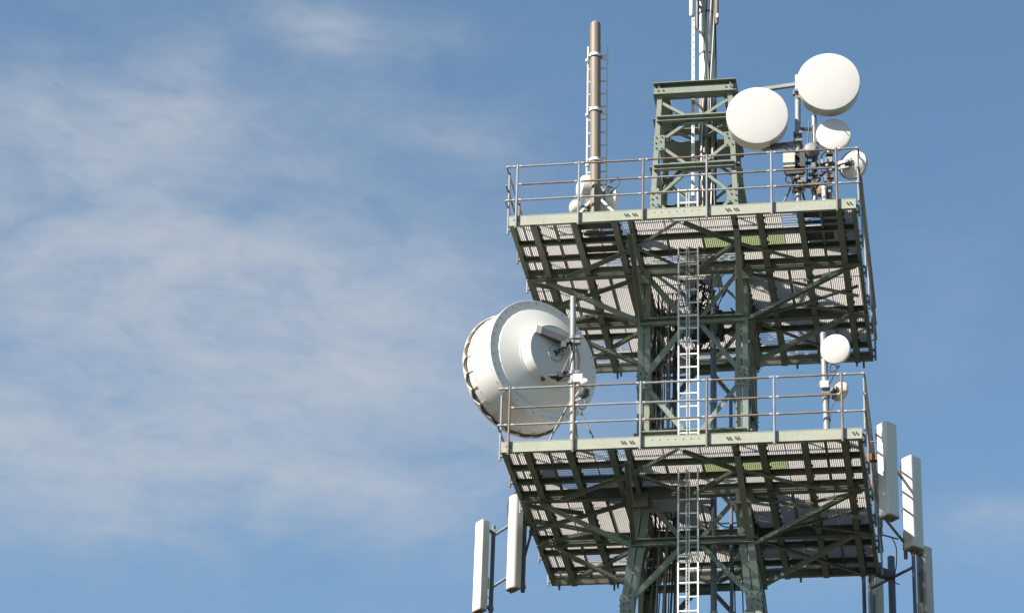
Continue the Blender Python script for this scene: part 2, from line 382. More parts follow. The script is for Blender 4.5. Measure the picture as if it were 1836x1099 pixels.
# ------------------------------------------------------------------ platforms
HX, HY = 3.25, 3.165
JX = [-2.79, -2.02, -1.26, -.965, .965, 1.45, 2.21, 2.93]
def platform(z0, label, yset, hatch_tint):
    t = thing('service_platform', label, 'platform', (0, 0, z0 - .2), 'square grating platforms on the tower')
    # edge beams
    for (p, q, sd) in (((-HX, -HY, z0), (HX, -HY, z0), -1), ((-HX, HY, z0), (HX, HY, z0), 1)):
        b = MB(); b.channel(p, q, .075, .205, .013, sd)
        y = p[1]; n = -1 if y < 0 else 1
        b.box((0, y, z0 - .002), (HX * 2, .02, .012))
        b.m(1)
        for cx in (-3.12, -.95, .95, 3.12):
            for u in ((-.10, -.05, .05, .10) if abs(cx) < 2 else (-.03, .03)):
                b.bolt((cx + u, y + n * .006, z0 - .09), (0, n, 0), .017, .022); b.bolt((cx + u + .02, y + n * .006, z0 - .115), (0, n, 0), .014, .022)
        for k in range(8): b.bolt((-.5 + k * .14, y + n * .006, z0 - .075), (0, n, 0), .008, .012)
        b.build('edge_beam', [GREENL, BOLT], t)
    for sx in (-1, 1):
        b = MB(); b.channel((sx * (HX - .008), -HY + .012, z0 - .003), (sx * (HX - .008), HY - .012, z0 - .003), .075, .2, .013, -sx)
        b.m(1)
        for k in range(9): b.bolt((sx * (HX - .001), -2.8 + .7 * k, z0 - .10), (sx, 0, 0), .015, .02)
        b.build('edge_beam', [GREEN, BOLT], t)
    for x in JX:                                                  # joists running front to back
        b = MB(); bw = .115 if abs(x) > 1.1 else .085
        b.ibeam((x, -HY + .02, z0 - .046), (x, HY - .02, z0 - .046), bw, .19, .013)
        b.m(1)
        for k in range(26):
            for s_ in (-1, 1):
                if random.random() < .8: b.box((x + s_ * (bw / 2 + .008), -2.95 + k * .236, z0 - .056), (.035, .04, .03))
        b.build('joist', [GREEN, BOLT], t)
    for y, h, bw in ((-1.05, .215, .13), (1.05, .215, .13)):
        b = MB(); b.ibeam((-HX + .02, y, z0 - .049), (HX - .02, y, z0 - .049), bw, h, .015); b.build('main_beam', GREEN, t)
    for y in (-2.25, -1.62, 1.75, 2.62):
        b = MB(); segs = [(-HX + .02, -.9), (-.9, .9), (.9, HX - .02)]
        b.channel((-HX + .02, y, z0 - .053), (HX - .02, y, z0 - .053), .06, .115, .010, 1); b.build('cross_beam', GREEN, t)
    for (x, y0, y1) in ((-.37, -1.62, -2.25), (.30, -1.62, -2.25), (-2.42, -3.1, -1.1), (2.58, -3.1, -1.1), (-2.42, 1.1, 3.1), (2.58, 1.1, 3.1), (-1.65, -1, 1), (1.83, -1, 1)):
        b = MB(); b.bar((x, y0, z0 - .085), (x, y1, z0 - .085), .045, .07); b.build('stringer', GREEN, t)
    # flat diagonals under the deck
    D = []
    for s_ in (-1, 1):
        D += [((s_ * .95, -2.2), (s_ * .06, -3.08)), ((s_ * .95, -2.15), (s_ * .06, -1.12)), ((s_ * .95, 2.2), (s_ * .06, 3.08)), ((s_ * .95, 2.15), (s_ * .06, 1.12)),
              ((s_ * 1.05, -1.0), (s_ * 3.1, .15)), ((s_ * 1.05, 1.0), (s_ * 3.1, -.15)), ((s_ * 1.02, -2.15), (s_ * 2.45, -1.14)), ((s_ * 1.05, 1.1), (s_ * 2.9, 2.95)),
              ((s_ * 2.1, -.55), (s_ * 3.15, -1.0)), ((s_ * 2.1, .55), (s_ * 3.15, 1.0))]
    for i, (p, q) in enumerate(D):
        b = MB(); z = z0 - .245 - .012 * (i % 3); b.angle((p[0], p[1], z), (q[0], q[1], z), .07, .010, (0, 0, -1) if i % 2 else (0, 0, 1)); b.build('plan_brace', GREEN, t)
    # knee braces from the tower out to the deck
    hk = hw(z0 - 1.27)
    for s_ in (-1, 1):
        for y in (-1, 1):
            b = MB(); b.channel((s_ * (hk - .02), y * (hk - .04), z0 - 1.24), (s_ * 2.86, y * 1.05, z0 - .30), .07, .105, .012, 1, (0, y, .0)); b.build('knee_brace', GREEN, t)
            b = MB(); b.channel((s_ * (hk - .04), y * (hk - .02), z0 - 1.24), (s_ * 1.05, y * 2.80, z0 - .30), .07, .105, .012, 1, (s_, 0, .0)); b.build('knee_brace', GREEN, t)
    for s_ in (-1, 1):
        b = MB(); z = z0 - .30
        b.box((s_ * .98, -1.13, z - .02), (.34, .012, .30)); b.build('gusset_plate', GREEN, t)
        b = MB(); b.box((s_ * .98, 1.13, z - .02), (.34, .012, .30)); b.build('gusset_plate', GREEN, t)
    # grating: bearing bars with cross rods, laid in panels between the beams
    b = MB(); hb = MB()
    ys = [-3.14, -2.25, -1.62, -1.05, -.2, 1.05, 1.75, 2.62, 3.14]
    xs = [-3.22, -2.42, -1.64, -.965, -.37, .30, .965, 1.83, 2.58, 3.22]
    for i in range(len(xs) - 1):
        for j in range(len(ys) - 1):
            x0, x1, y0, y1 = xs[i] + .006, xs[i + 1] - .006, ys[j] + .006, ys[j + 1] - .006
            cx, cy = (x0 + x1) / 2, (y0 + y1) / 2
            if .3 < cx < .9 and abs(cy) < 1.0: continue           # open shaft inside the tower
            hole = z0 < 99 and (-.4 < cx < .3 and -2.25 < cy < -1.62)
            tgt = hb if (.3 < cx < 1.83 and -2.25 < cy < -1.62) else b
            if (i, j) in yset:                                    # bars turned the other way: the sky shows through
                k = x0
                while k < x1: tgt.box((k, cy, z0 - .026), (.004, y1 - y0, .03)); k += .0345
                k = y0
                while k < y1: tgt.box((cx, k, z0 - .015), (x1 - x0, .006, .008)); k += .10
            else:
                k = y0
                while k < y1:
                    if hole and abs(k + 1.69) < .0: pass
                    tgt.box((cx, k, z0 - .025), (x1 - x0, .0035, .024)); k += .036
                k = x0
                while k < x1: tgt.box((k, cy, z0 - .021), (.0085, y1 - y0, .016)); k += .037
            for (p, q) in (((x0, y0), (x1, y0)), ((x0, y1), (x1, y1)), ((x0, y0), (x0, y1)), ((x1, y0), (x1, y1))):
                tgt.bar((p[0], p[1], z0 - .0265), (q[0], q[1], z0 - .0265), .005, .033)
    b.build('grating', GRAT, t)
    hb.build('access_hatch', HATCH, t, 'light green grating hatch beside the ladder')
    # loose items fixed under the edge: small pipe stubs
    for x, y in ((-2.0, HY), (.9, HY), (3.05, HY)):
        b = MB(); b.tube((x, y + .03, z0 - .33), (x, y + .03, z0 - .1), .022); b.build('post_stub', GALVD, t)
    return t
ysA = {(3, 2), (4, 2), (5, 2), (2, 2), (7, 0), (2, 0)} | {(i, 7) for i in range(9)} | {(1, 6), (6, 6)}
ysB = {(1, 1), (2, 1), (1, 2), (2, 0), (5, 2)} | {(i, 7) for i in range(0, 7)} | {(1, 6), (6, 5), (2, 6)}
platform(0, 'upper square green platform with grating deck below the white drum antennas', ysA, 0)
platform(Z2, 'lower square green platform with grating deck under the big white dish', ysB, 0)

def railing(z0, label, fmats, open_left):
    t = thing('guard_railing', label, 'railing', (0, 0, z0), 'pipe railings round the platforms')
    PX = [-3.11, -1.93, -.71, .49, 1.70, 2.91]; yo = HY + .05; xo = HX + .05
    HT = (1.05, .655, .315)
    rng = random.Random(int(z0 * 7) + 5)
    def post(x, y, nx, ny, m, top=1.075):
        b = MB(); b.tube((x, y, z0 - .275), (x, y, z0 + top), .0215, None, 10)
        b.lathe([(.0215, 0), (.018, .012), (0, .018)], (x, y, z0 + top), (0, 0, 1), 10)
        b.m(1)
        for z in (-.045, -.19): b.box((x - nx * .025, y - ny * .025, z0 + z), (.05, .05, .045))
        b.build('post', [m, GALVD, GREEN], t)
    def rail(p, q, m, fit=True):
        b = MB(); p, q = V(p), V(q); d = (q - p).normalized(); b.tube(p, q, .0185, None, 10)
        b.m(1)
        if fit:
            for c, s_ in ((p, 1), (q, -1)): b.tube(c + d * s_ * .004, c + d * s_ * .055, .0245, None, 10)
        b.build('rail', [m, FIT], t)
    for i, x in enumerate(PX): post(x, -yo, 0, -1, fmats[1][i])
    X = [-xo - .02] + PX + [xo + .02]
    for k, h in enumerate(HT):
        for i in range(7):
            if k == 1 and i in (0, 6): continue
            x0 = X[i] + (.03 if i else 0); x1 = X[i + 1] - (.03 if i < 6 else 0)
            rail((x0, -yo, z0 + h - .0), (x1, -yo, z0 + h), fmats[0][k][i], True)
    PY = [-2.98, -1.80, -.60, .60, 1.80, 2.98]
    for sx in (-1, 1):
        for i, y in enumerate(PY): post(sx * xo, y, sx, 0, rng.choice((GALV, RAILB, GALV)), 1.055 if not (open_left and sx < 0 and 0 < i < 3) else .34)
        for k, h in enumerate(HT):
            y0 = -yo
            if open_left and sx < 0 and k < 2: y0 = .62
            rail((sx * (xo + .02), y0, z0 + h + .002), (sx * (xo + .02), yo, z0 + h + .002), rng.choice((GALV, RAILB)), False)
    for i, x in enumerate(PX): post(x, yo, 0, 1, GALV)
    for h in HT: rail((-xo, yo + .02, z0 + h), (xo, yo + .02, z0 + h), rng.choice((GALV, RAILB)), False)
G_, B_ = GALV, RAILB
railing(0, 'pipe railing with three rails round the upper platform', (
    ((G_, G_, B_, B_, B_, B_, G_), (G_, B_, B_, G_, B_, B_, G_), (G_, G_, G_, B_, G_, B_, G_)), (G_, G_, B_, G_, G_, B_)), False)
railing(Z2, 'pipe railing round the lower platform beside the big dish', (
    ((G_, G_, B_, G_, B_, B_, G_), (G_, B_, G_, G_, B_, B_, G_), (G_, G_, G_, B_, B_, B_, G_)), (B_, B_, G_, B_, G_, B_)), True)

# ------------------------------------------------------------------ ladders
def ladder(label, xc, y, z0, z1, w, cen=True, lab_mat=WHITE, y1=None, xb=None, step=.272):
    xb = xc if xb is None else xb
    t = thing('ladder', label, 'ladder', (xb, y, z0)); y1 = y if y1 is None else y1
    def at(dx, z):
        k = (z - z0) / (z1 - z0); return V(xb + (xc - xb) * k + dx, y + (y1 - y) * k, z)
    for s_ in (-1, 1):
        b = MB(); b.bar(at(s_ * w / 2, z0), at(s_ * w / 2, z1), .028, .045, (0, 1, 0)); b.build('side_rail', FIT if lab_mat is GALV else lab_mat, t)
    if cen:
        b = MB()
        for dx in (-.032, .02): b.bar(at(dx, z0), at(dx, z1), .018, .03, (0, 1, 0))
        z = z0 + .1
        while z < z1: b.m(1).box(at(-.006, z) + V(0, -.017, 0), (.02, .004, .03)); z += .06
        b.build('safety_rail', [FIT, GALVD], t)
    z = z0 + .15
    while z < z1 - .02:
        b = MB(); b.bar(at(-w / 2 + .014, z), at(w / 2 - .014, z), .026, .026); b.build('rung', FIT if lab_mat is GALV else lab_mat, t); z += step
    return t
LADW = mat('pale_aluminium_ladder', (.96, .95, .93), .45, 0, (.82, .80, .77), .4, 6, fine=.05)
ladder('pale aluminium ladder rising from the lower platform through the upper deck', -.03, -1.68, Z2 + .05, 1.25, .37, True, LADW, -1.68, .0)
ladder('pale ladder below the lower platform running down towards the ground', .01, -1.85, -11.5, Z2 - .05, .36, True, LADW, -1.85, .02)
ladder('white ladder fixed behind the brown pipe mast on the upper deck', -1.70, -2.70, .12, 4.0, .385, False, WHITE, -2.66, -1.66, .292)

# ------------------------------------------------------------------ masts
t = thing('pipe_mast', 'tall weathered brown pipe mast on the front left of the upper deck', 'mast', (-1.655, -2.85, 0))
b = MB(); b.lathe([(.100, 0), (.103, 2), (.105, 4.30), (.098, 4.40), (.07, 4.43), (0, 4.435)], (-1.655, -2.85, .02), (-.018, .004, 1), 28); b.build('pipe', BROWN, t)
for z in (1.30, 2.42, 3.66):
    b = MB(); x = -1.655 - .018 * z
    b.lathe([(.106, -.035), (.116, -.03), (.116, .03), (.106, .035)], (x, -2.85, z), (0, 0, 1), 28)
    for s_ in (-1, 1): b.bar((x + s_ * .10, -2.80, z), (x + s_ * .20, -2.71, z), .03, .05)
    b.m(1).box((x - .115, -2.86, z - .03), (.045, .05, .05)); b.box((x + .115, -2.86, z - .03), (.045, .05, .05)); b.build('clamp', [WHITE, DARK], t)
for (x, y) in ((-2.02, -2.95), (-1.22, -2.95), (-1.6, -2.3)):
    b = MB(); b.bar((x, y, .012), (-1.655 + (x + 1.655) * .25, -2.85 + (y + 2.85) * .2, .42), .05, .035, (0, 1, 0)); b.m(1).box((x, y, .012), (.16, .12, .02)); b.build('stay', [CREAM, DARK], t)
b = MB(); b.lathe([(.20, 0), (.20, .03), (.12, .035), (.12, .09), (.10, .10)], (-1.655, -2.85, 0), (0, 0, 1), 24)
for k in range(8): b.m(1).bolt((-1.655 + .16 * math.cos(k * .785), -2.85 + .16 * math.sin(k * .785), .03), (0, 0, 1), .014, .03)
b.build('base_flange', [GALVD, BOLT], t)
for (x, y, w, l) in ((-1.64, -2.80, .66, .34), (-1.62, -2.45, .60, .12), (-1.64, -1.84, .68, .22)):
    b = MB(); b.box((x, y, -.058), (w, l, .02)); b.build('support_plate', DARK, t)

t = thing('tubular_mast', 'white tubular mast with cables rising out of the tower head', 'mast', (.16, 0, .45))
b = MB(); b.lathe([(.148, 4.32), (.148, 9.4), (.12, 9.55), (0, 9.6)], (.16, 0, 0), (0, 0, 1), 28); b.build('pipe', PANEL, t)
b = MB(); b.lathe([(0, .5), (.155, .5), (.155, 4.30), (.148, 4.32)], (.16, 0, 0), (0, 0, 1), 28); b.build('lower_pipe', BROWN, t)
b = MB(); b.box((.1, 0, .47), (.60, 1.78, .05)); b.build('base_plate', GREEN, t)
for z in (5.35, 6.35, 7.4, 8.4):
    b = MB(); b.lathe([(.149, -.02), (.158, -.02), (.158, .02), (.149, .02)], (.16, 0, z), (0, 0, 1), 28); b.box((.16, -.165, z), (.16, .02, .03)); b.build('cable_clamp', GALVD, t)
rng = random.Random(3)
for k in range(9):                                               # feeder cables twisting along the pipe
    a0 = R(-118 + k * 15); P_ = []
    for z in [0.2, 1.5, 3.0, 3.9, 4.6, 5.0, 5.4, 6.0, 6.6, 7.4, 8.4]:
        w = .28 * math.sin(z * 1.3 + k * 1.1) + (.35 if 4.3 < z < 5.2 and k % 3 == 0 else 0)
        r = .165 + .012 * (k % 3)
        P_.append((.16 + r * math.cos(a0 + w), r * math.sin(a0 + w), z))
    b = MB(); b.path(P_, rng.choice((.011, .015, .018)), 6, 5); b.build('feeder_cable', (CABG, PANEL, CABG, BLACK, PANEL)[k % 5], t)
t = thing('climbing_rail', 'narrow white climbing rail running up left of the white mast', 'climbing rail', (-.07, -.4, .2))
b = MB(); b.bar((-.07, -.4, .2), (-.07, -.4, 8.8), .062, .05, (0, 1, 0)); b.build('rail', WHITE, t)
b = MB()
for k in range(46): b.bar((-.065 + .004 * (k % 2), -.427, .35 + k * .18), (-.065, -.427, .40 + k * .18), .016, .004, (0, 1, 0))
b.build('notch_strip', GALVD, t)
for z in (1.1, 2.7, 4.0, 5.78, 7.4):
    b = MB(); b.bar((-.04, -.39, z), (.10, -.12, z), .04, .04); b.build('bracket', WHITE, t)
for (n_, lb, x, y, z0_, z1_, r_, mt, cap) in (('whip_antenna', 'white tubular antenna beside the climbing rail at top of mast', -.10, -.42, 6.05, 8.6, .052, WHITE, WHITE),
        ('whip_antenna', 'thin dark grey tube antenna close left of the white mast', .0, -.22, 5.86, 8.3, .036, GALVD, DARK),
        ('whip_antenna', 'brown tube antenna with white tip hanging right of the white mast', .385, -.12, 6.02, 8.4, .040, BROWN, BROWN)):
    t = thing(n_, lb, 'antenna', (x, y, z0_)); b = MB()
    b.lathe([(0, 0), (r_ * .7, .0), (r_, .05), (r_, z1_ - z0_), (r_ * .6, z1_ - z0_ + .04), (0, z1_ - z0_ + .05)], (x, y, z0_), (0, 0, 1), 16); b.build('tube', mt, t)
    if mt is BROWN: b = MB(); b.lathe([(0, -.02), (.03, 0), (.034, .06), (.02, .1), (0, .1)], (x + .02, y - .05, z0_ + .12), (0, 0, 1), 12); b.build('tip', WHITE, t)
    b = MB(); b.bar((x, y + .02, z0_ + .6), (.10 if x < .1 else .25, 0, z0_ + .6), .05, .03); b.build('bracket', GALVD, t)

# vertical services inside the tower
t = thing('cable_bundle', 'bundle of dark feeder cables running down inside the tower', 'cables', (-.45, .5, -12))
rng = random.Random(11)
for k in range(12):
    x, y = -.80 + .07 * (k % 6) + rng.uniform(-.02, .02), .15 + .28 * (k // 8)
    P_ = [(x * (1 + .05 * max(0, -5 - z)) + rng.uniform(-.015, .015), y + rng.uniform(-.02, .02), z) for z in (-12, -10, -8.5, -7, -5.6, -4.4, -3.2, -2.0, -.9, .05)]
    b = MB(); b.path(P_, rng.choice((.013, .018, .024)), 6, 4); b.build('feeder_cable', (BLACK, BLACK, DARK, CABG)[k % 4], t)
for z in (-1.6, -2.9, -5.6, -6.9, -8.1):
    b = MB(); h = hw(z); b.bar((-h + .1, .33, z), (-.2, .33, z), .04, .04); b.bar((-h + .1, .62, z - .05), (-.2, .62, z - .05), .04, .04); b.build('cable_tray', GALVD, t)
t = thing('riser_pipe', 'dark blue grey riser pipe standing behind the ladder', 'pipe', (.33, -.35, -5.0))
b = MB(); b.tube((.33, -.35, -12), (.33, -.35, -.6), .06, None, 16); b.m(1)
for z in (-1.4, -2.7, -3.9, -5.7, -7): b.lathe([(.061, -.03), (.075, -.03), (.075, .03), (.061, .03)], (.33, -.35, z), (0, 0, 1), 16)
b.build('pipe', [PIPE, GALV], t)
b = MB(); b.tube((.62, .1, -12), (.62, .1, -2.4), .035, None, 10); b.build('conduit', PIPE, t)
t = thing('equipment_box', 'dark equipment box in the open shaft behind the tower brace', 'box', (.15, .25, -.95))
b = MB(); b.box((.15, .25, -.75), (.62, .4, .5)); b.build('housing', DARK, t)
b = MB()
for k in range(7): b.box((-.08 + k * .075, .04, -.75), (.02, .02, .42))
b.build('cooling_fin', GALVD, t)
b = MB()
rng = random.Random(5)
for k in range(7):
    x = -.1 + k * .08; b.path([(x, .1, -.98), (x + rng.uniform(-.15, .15), 0, -1.25), (x * .5 + rng.uniform(-.1, .1), .1, -1.1), (-.3 + k * .03, .2, -1.7)], .012, 6, 5)
for k in range(16):
    x, y, z = rng.uniform(-.25, .75), rng.uniform(-.5, .4), rng.uniform(-.9, -.15)
    b.path([(x, y, z + .3), (x + rng.uniform(-.2, .2), y, z), (x + rng.uniform(-.3, .3), y + .1, z - .25), (x + rng.uniform(-.2, .2), y + .1, z + .1), (x * .4, .1, z - .5)], rng.choice((.011, .016, .02)), 6, 5)
b.build('cable_loop', BLACK, t)

# ------------------------------------------------------------------ the big dish
Dv = V(-.69, .722, 0).normalized(); Lv = V(-Dv.y, Dv.x, 0)       # boresight (away to the left), sideways (near left)
C0 = V(-2.61, -2.60, -2.785); Uz = V(0, 0, 1)
tp = thing('antenna_pole', 'grey pole with tripod stays carrying the big white dish', 'pole', (-1.99, -2.87, Z2))
b = MB(); b.tube((-1.985, -2.87, Z2), (-2.045, -2.86, -1.62), .056, None, 20); b.build('pole', GALV, tp)
b = MB(); b.box((-1.985, -2.87, Z2 + .012), (.30, .26, .022)); b.m(1)
for i in (-1, 1):
    for j in (-1, 1): b.bolt((-1.985 + i * .11, -2.87 + j * .09, Z2 + .022), (0, 0, 1), .016, .03)
b.build('base_plate', [GALVD, BOLT], tp)
for (x, y) in ((-2.46, -2.92), (-1.55, -2.90), (-1.95, -2.25)):
    b = MB(); b.tube((x, y, Z2 + .01), (-2.0 + (x + 2) * .16, -2.87 + (y + 2.87) * .1, Z2 + .86), .019, None, 10); b.box((x, y, Z2 + .012), (.10, .08, .02)); b.build('stay', GALVD, tp)
b = MB(); b.lathe([(.058, -.05), (.075, -.05), (.075, .05), (.058, .05)], (-2.0, -2.87, Z2 + .84), (0, 0, 1), 16); b.build('stay_collar', GALV, tp)

t = thing('dish_antenna', 'huge white shrouded dish antenna seen from behind on the left', 'dish antenna', tuple(C0))
b = MB(); b.lathe([(.555, -.392), (.572, -.385), (.612, -.165), (.640, -.160), (.645, -.150), (1.005, -.022), (1.015, -.0)], C0, Dv, 96); b.build('reflector', WHITE, t, smooth=14)
b = MB(); b.lathe([(0, -.392), (.545, -.390), (.557, -.375)], C0, Dv, 72)
b.m(1)
bkp = b.build('back_plate', [GREYP, DARK], t)
b = MB(); b.lathe([(.172, -.392), (.172, -.408), (.14, -.410), (.14, -.404), (0, -.404)], C0, Dv, 40); b.m(1)
for k in range(14):
    a = 2 * math.pi * k / 14; b.bolt(C0 - Dv * .406 + (Lv * math.cos(a) + Uz * math.sin(a)) * .156, -Dv, .012, .016)
for (u, v) in ((.05, .02), (-.04, .05), (0, -.06)): b.bolt(C0 - Dv * .404 + Lv * u + Uz * v, -Dv, .015, .03)
b.build('feed_hub', [GREYP, DARK], bkp)
b = MB(); b.lathe([(1.005, -.004), (1.195, -.004), (1.20, .0), (1.20, .022), (1.17, .024)], C0, Dv, 72); b.m(1)
for k in range(36):
    a = 2 * math.pi * k / 36; b.bolt(C0 - Dv * .004 + (Lv * math.cos(a) + Uz * math.sin(a)) * 1.14, -Dv, .010, .010)
b.build('rear_flange', [WHITE, DARK], t)
b = MB(); b.lathe([(1.172, .02), (1.175, .84), (1.15, .86)], C0, Dv, 72); b.m(1)
for k in range(30):
    a = 2 * math.pi * k / 30
    for tt in (.10, .62): b.bolt(C0 + Dv * tt + (Lv * math.cos(a) + Uz * math.sin(a)) * 1.173, Lv * math.cos(a) + Uz * math.sin(a), .009, .008)
shr = b.build('shroud', [WHITE, DARK], t)
sc = lambda j, an: (.030 * abs(math.sin(an * 12)) if j == 0 else (.030 * abs(math.sin(an * 12)) if j == 1 else 0))
b = MB(); b.lathe([(1.181, .768), (1.200, .772), (1.200, .86), (1.178, .86)], C0, Dv, 144, lambda j, an: (.02 * abs(math.sin(an * 12)) if j < 2 else 0)); b.build('shade_dirt_band', SHADE_DIRT, shr)  # brown ring standing in for shadow and dirt beneath the scalloped edge
b = MB(); b.lathe([(1.210, .770), (1.232, .778), (1.222, .87), (1.19, .895), (.9, .93), (.5, .95), (0, .96)], C0, Dv, 144, lambda j, an: (.075 * abs(math.sin(an * 12)) if j < 2 else 0)); rcv = b.build('radome_cover', WHITEF, t)
for k in range(24):                                              # tension hooks under the cover's scallops
    a = 2 * math.pi * (k + .02) / 24; er = Lv * math.cos(a) + Uz * math.sin(a)
    b = MB(); b.tube(C0 + er * 1.185 + Dv * .80, C0 + er * 1.185 + Dv * .66, .007, None, 6); b.bolt(C0 + er * 1.176 + Dv * .66, er, .016, .014); b.build('tension_hook', CREAM, rcv)
hub = C0 - Dv * .41; PO = V(-2.02, -2.866, 0)
A0 = hub + Lv * .45 + Uz * .34 + Dv * .02; A1 = V(-2.10, -2.85, hub.z + .22)
b = MB(); b.bar(A0, A1, .12, .13, (0, 0, 1)); b.m(1).bar(A0 + Lv * .03, A0 + (A1 - A0) * .12, .13, .15); b.build('support_arm', [ARMG, WHITE], t)
b = MB()
for (dz, r_) in ((.30, .085), (.20, .085), (-.42, .075), (-.62, .08)):
    b.lathe([(.058, -.035), (r_, -.035), (r_, .035), (.058, .035)], (PO.x, PO.y, hub.z + dz), (0, 0, 1), 14); b.box((PO.x + .09, PO.y - .02, hub.z + dz), (.09, .10, .06))
b.build('pole_clamp', GALVD, t)
b = MB(); b.tube(hub, hub - Dv * .08, .035, None, 12); b.tube(hub - Dv * .05 + Uz * .02, V(-2.12, -2.93, hub.z + .13), .028, None, 10)
b.box(V(-2.18, -2.95, hub.z + .13), (.10, .08, .12)); b.box(V(-2.10, -2.95, hub.z + .20), (.06, .08, .08)); b.build('waveguide', DARK, t)
b = MB(); b.bar(hub - Uz * .50 + Lv * .10 + Dv * .02, V(-2.03, -2.87, hub.z - .42), .05, .10); b.bar(hub - Uz * .55 - Lv * .05 + Dv * .02, V(-2.05, -2.87, hub.z - .35), .04, .05)
b.box(hub - Uz * .50 + Lv * .06, (.16, .14, .05)); b.build('lower_strut', DARK, t)
b = MB()
b.path([(-2.08, -2.95, hub.z + .15), (-2.04, -2.96, hub.z - .02), (-2.10, -2.95, hub.z - .20), (-2.2, -2.95, hub.z - .45)], .014, 6)
b.path([(-2.04, -2.93, hub.z + .14), (-1.93, -2.93, hub.z - .08), (-1.93, -2.92, hub.z - .4), (-1.95, -2.92, hub.z - .75)], .018, 6)
b.path([(-1.96, -2.92, hub.z + .1), (-1.95, -2.93, hub.z - .2), (-1.94, -2.92, hub.z - .6)], .012, 6); b.build('feeder_cable', BLACK, t)
for (u, v) in ((.22, -.50), (.40, .36)):
    b = MB(); b.lathe([(0, 0), (.05, 0), (.05, .03), (0, .032)], C0 - Dv * .30 + Lv * (u) + Uz * v * 1.12, -Dv, 14); b.build('drain_plug', DARK, t)
t = thing('radio_unit', 'small white radio unit with dark round back on the big dish pole', 'radio unit', (-1.86, -2.93, -3.5))
b = MB(); b.box((-1.90, -2.95, -3.37), (.17, .12, .16)); b.lathe([(0, -.06), (.085, -.06), (.09, .02), (.06, .07), (0, .08)], (-1.78, -2.95, -3.46), (.9, -.1, .2), 18); b.build('housing', WHITE, t)
b = MB(); b.lathe([(0, 0), (.09, .0), (.10, .05), (.09, .14), (0, .15)], (-1.80, -2.93, -3.72), (.2, -.2, 1), 16); b.build('drum', DARK, t)
b = MB(); b.bar((-1.98, -2.88, -3.72), (-1.80, -2.93, -3.52), .03, .04); b.bar((-1.98, -2.88, -3.78), (-1.76, -2.93, -3.74), .03, .04); b.path([(-1.8, -2.95, -3.75), (-1.74, -2.96, -3.95), (-1.86, -2.96, -3.98), (-1.92, -2.93, -3.8)], .008); b.build('bracket', GALVD, t)

# ------------------------------------------------------------------ drum antennas
def drum(label, c, n, r, depth, arm_to, group=None):
    n = V(n).normalized(); c = V(c); t = thing('drum_antenna', label, 'antenna', tuple(c), group)
    b = MB(); b.lathe([(0, .022), (r * .5, .017), (r * .9, .004), (r * .985, -.004), (r, -.016)], c, n, 64); b.build('radome', WHITEF, t)
    b = MB(); b.lathe([(r * .995, -.015), (r * 1.004, -.02), (r * 1.004, -.045), (r * .985, -.05), (r * .97, -depth), (r * .95, -depth - .01)], c, n, 64)
    b.bar(c - n * .02 - V(0, 0, r * 1.0), c - n * depth - V(0, 0, r * .985), .012, .012); b.build('shroud', CREAM, t)
    b = MB(); b.lathe([(r * .96, -depth), (r * .75, -depth - .06 * r), (r * .4, -depth - .16 * r), (r * .2, -depth - .22 * r), (r * .2, -depth - .34 * r), (0, -depth - .34 * r)], c, n, 48); b.build('reflector_back', GREYP, t)
    q = c - n * (depth + .30 * r); a = V(arm_to)
    b = MB(); b.bar(q, a, .07, .07); b.bar(q + V(0, 0, .12), a + V(0, 0, .08), .03, .03); b.box(a, (.13, .13, .20)); b.build('mount_arm', GALVD, t)
    return t
nF = (.06, -1, -.115)
def pole(label, p, q, r, m, base=True, group=None):
    t = thing('antenna_pole', label, 'pole', tuple(p), group)
    b = MB(); b.tube(p, q, r, None, 18); b.lathe([(r, 0), (r * .8, .012), (0, .015)], q, V(q) - V(p), 18); b.build('pole', m, t)
    if base:
        b = MB(); b.box((p[0], p[1], p[2] + .012), (.26, .22, .024)); b.m(1)
        for i in (-1, 1):
            for j in (-1, 1): b.bolt((p[0] + i * .09, p[1] + j * .075, p[2] + .02), (0, 0, 1), .015, .03)
        b.build('base_plate', [DARK, BOLT], t)
    return t
tA = pole('tall grey pole right of the tower between the two large white drums', (2.165, -2.86, 0), (2.195, -2.86, 2.93), .055, GALV)
for (x, y) in ((1.86, -2.95), (2.35, -2.4)):
    b = MB(); b.tube((x, y, 0.01), (2.16, -2.86, .78), .022, None, 10); b.build('stay', GALVD, tA)
b = MB(); b.bar((1.50, -2.78, 2.72), (2.19, -2.86, 2.74), .07, .07); b.bar((1.50, -2.78, 1.42), (2.19, -2.86, 1.42), .08, .10); b.bar((1.50, -2.78, 1.38), (1.50, -2.78, 2.76), .06, .06); b.build('outrigger', GALVD, tA)
for z in (.45, .72, .95, 1.2, 1.45, 1.62, 2.55): b = MB(); b.lathe([(.056, -.05), (.085, -.05), (.085, .05), (.056, .05)], (2.18, -2.86, z), (0, 0, 1), 12); b.box((2.20, -2.95, z), (.14, .05, .05)); b.build('pole_clamp', GALVD, tA)
for (x, y, w, l) in ((2.56, -2.78, .58, .26), (2.57, -2.46, .6, .10), (2.52, -1.93, .5, .30)):
    b = MB(); b.box((x, y, -.058), (w, l, .02)); b.build('support_plate', DARK, tA)
tB = pole('middle grey pole standing behind the small drum on the upper deck', (2.475, -2.80, 0), (2.49, -2.80, 2.05), .05, GALV)
b = MB()
for z in (.5, .62, 1.0, 1.35, 1.75): b.bar((2.18, -2.86, z), (2.49, -2.80, z + .01), .05, .05)
b.build('tie_bar', DARK, tB)
b = MB(); b.tube((2.75, -2.4, .01), (2.48, -2.8, .72), .02, None, 10); b.build('stay', GALVD, tB)
b = MB(); b.tube((2.52, -2.5, .01), (2.40, -2.82, .55), .022, None, 10); b.build('stay', GALVD, tB)
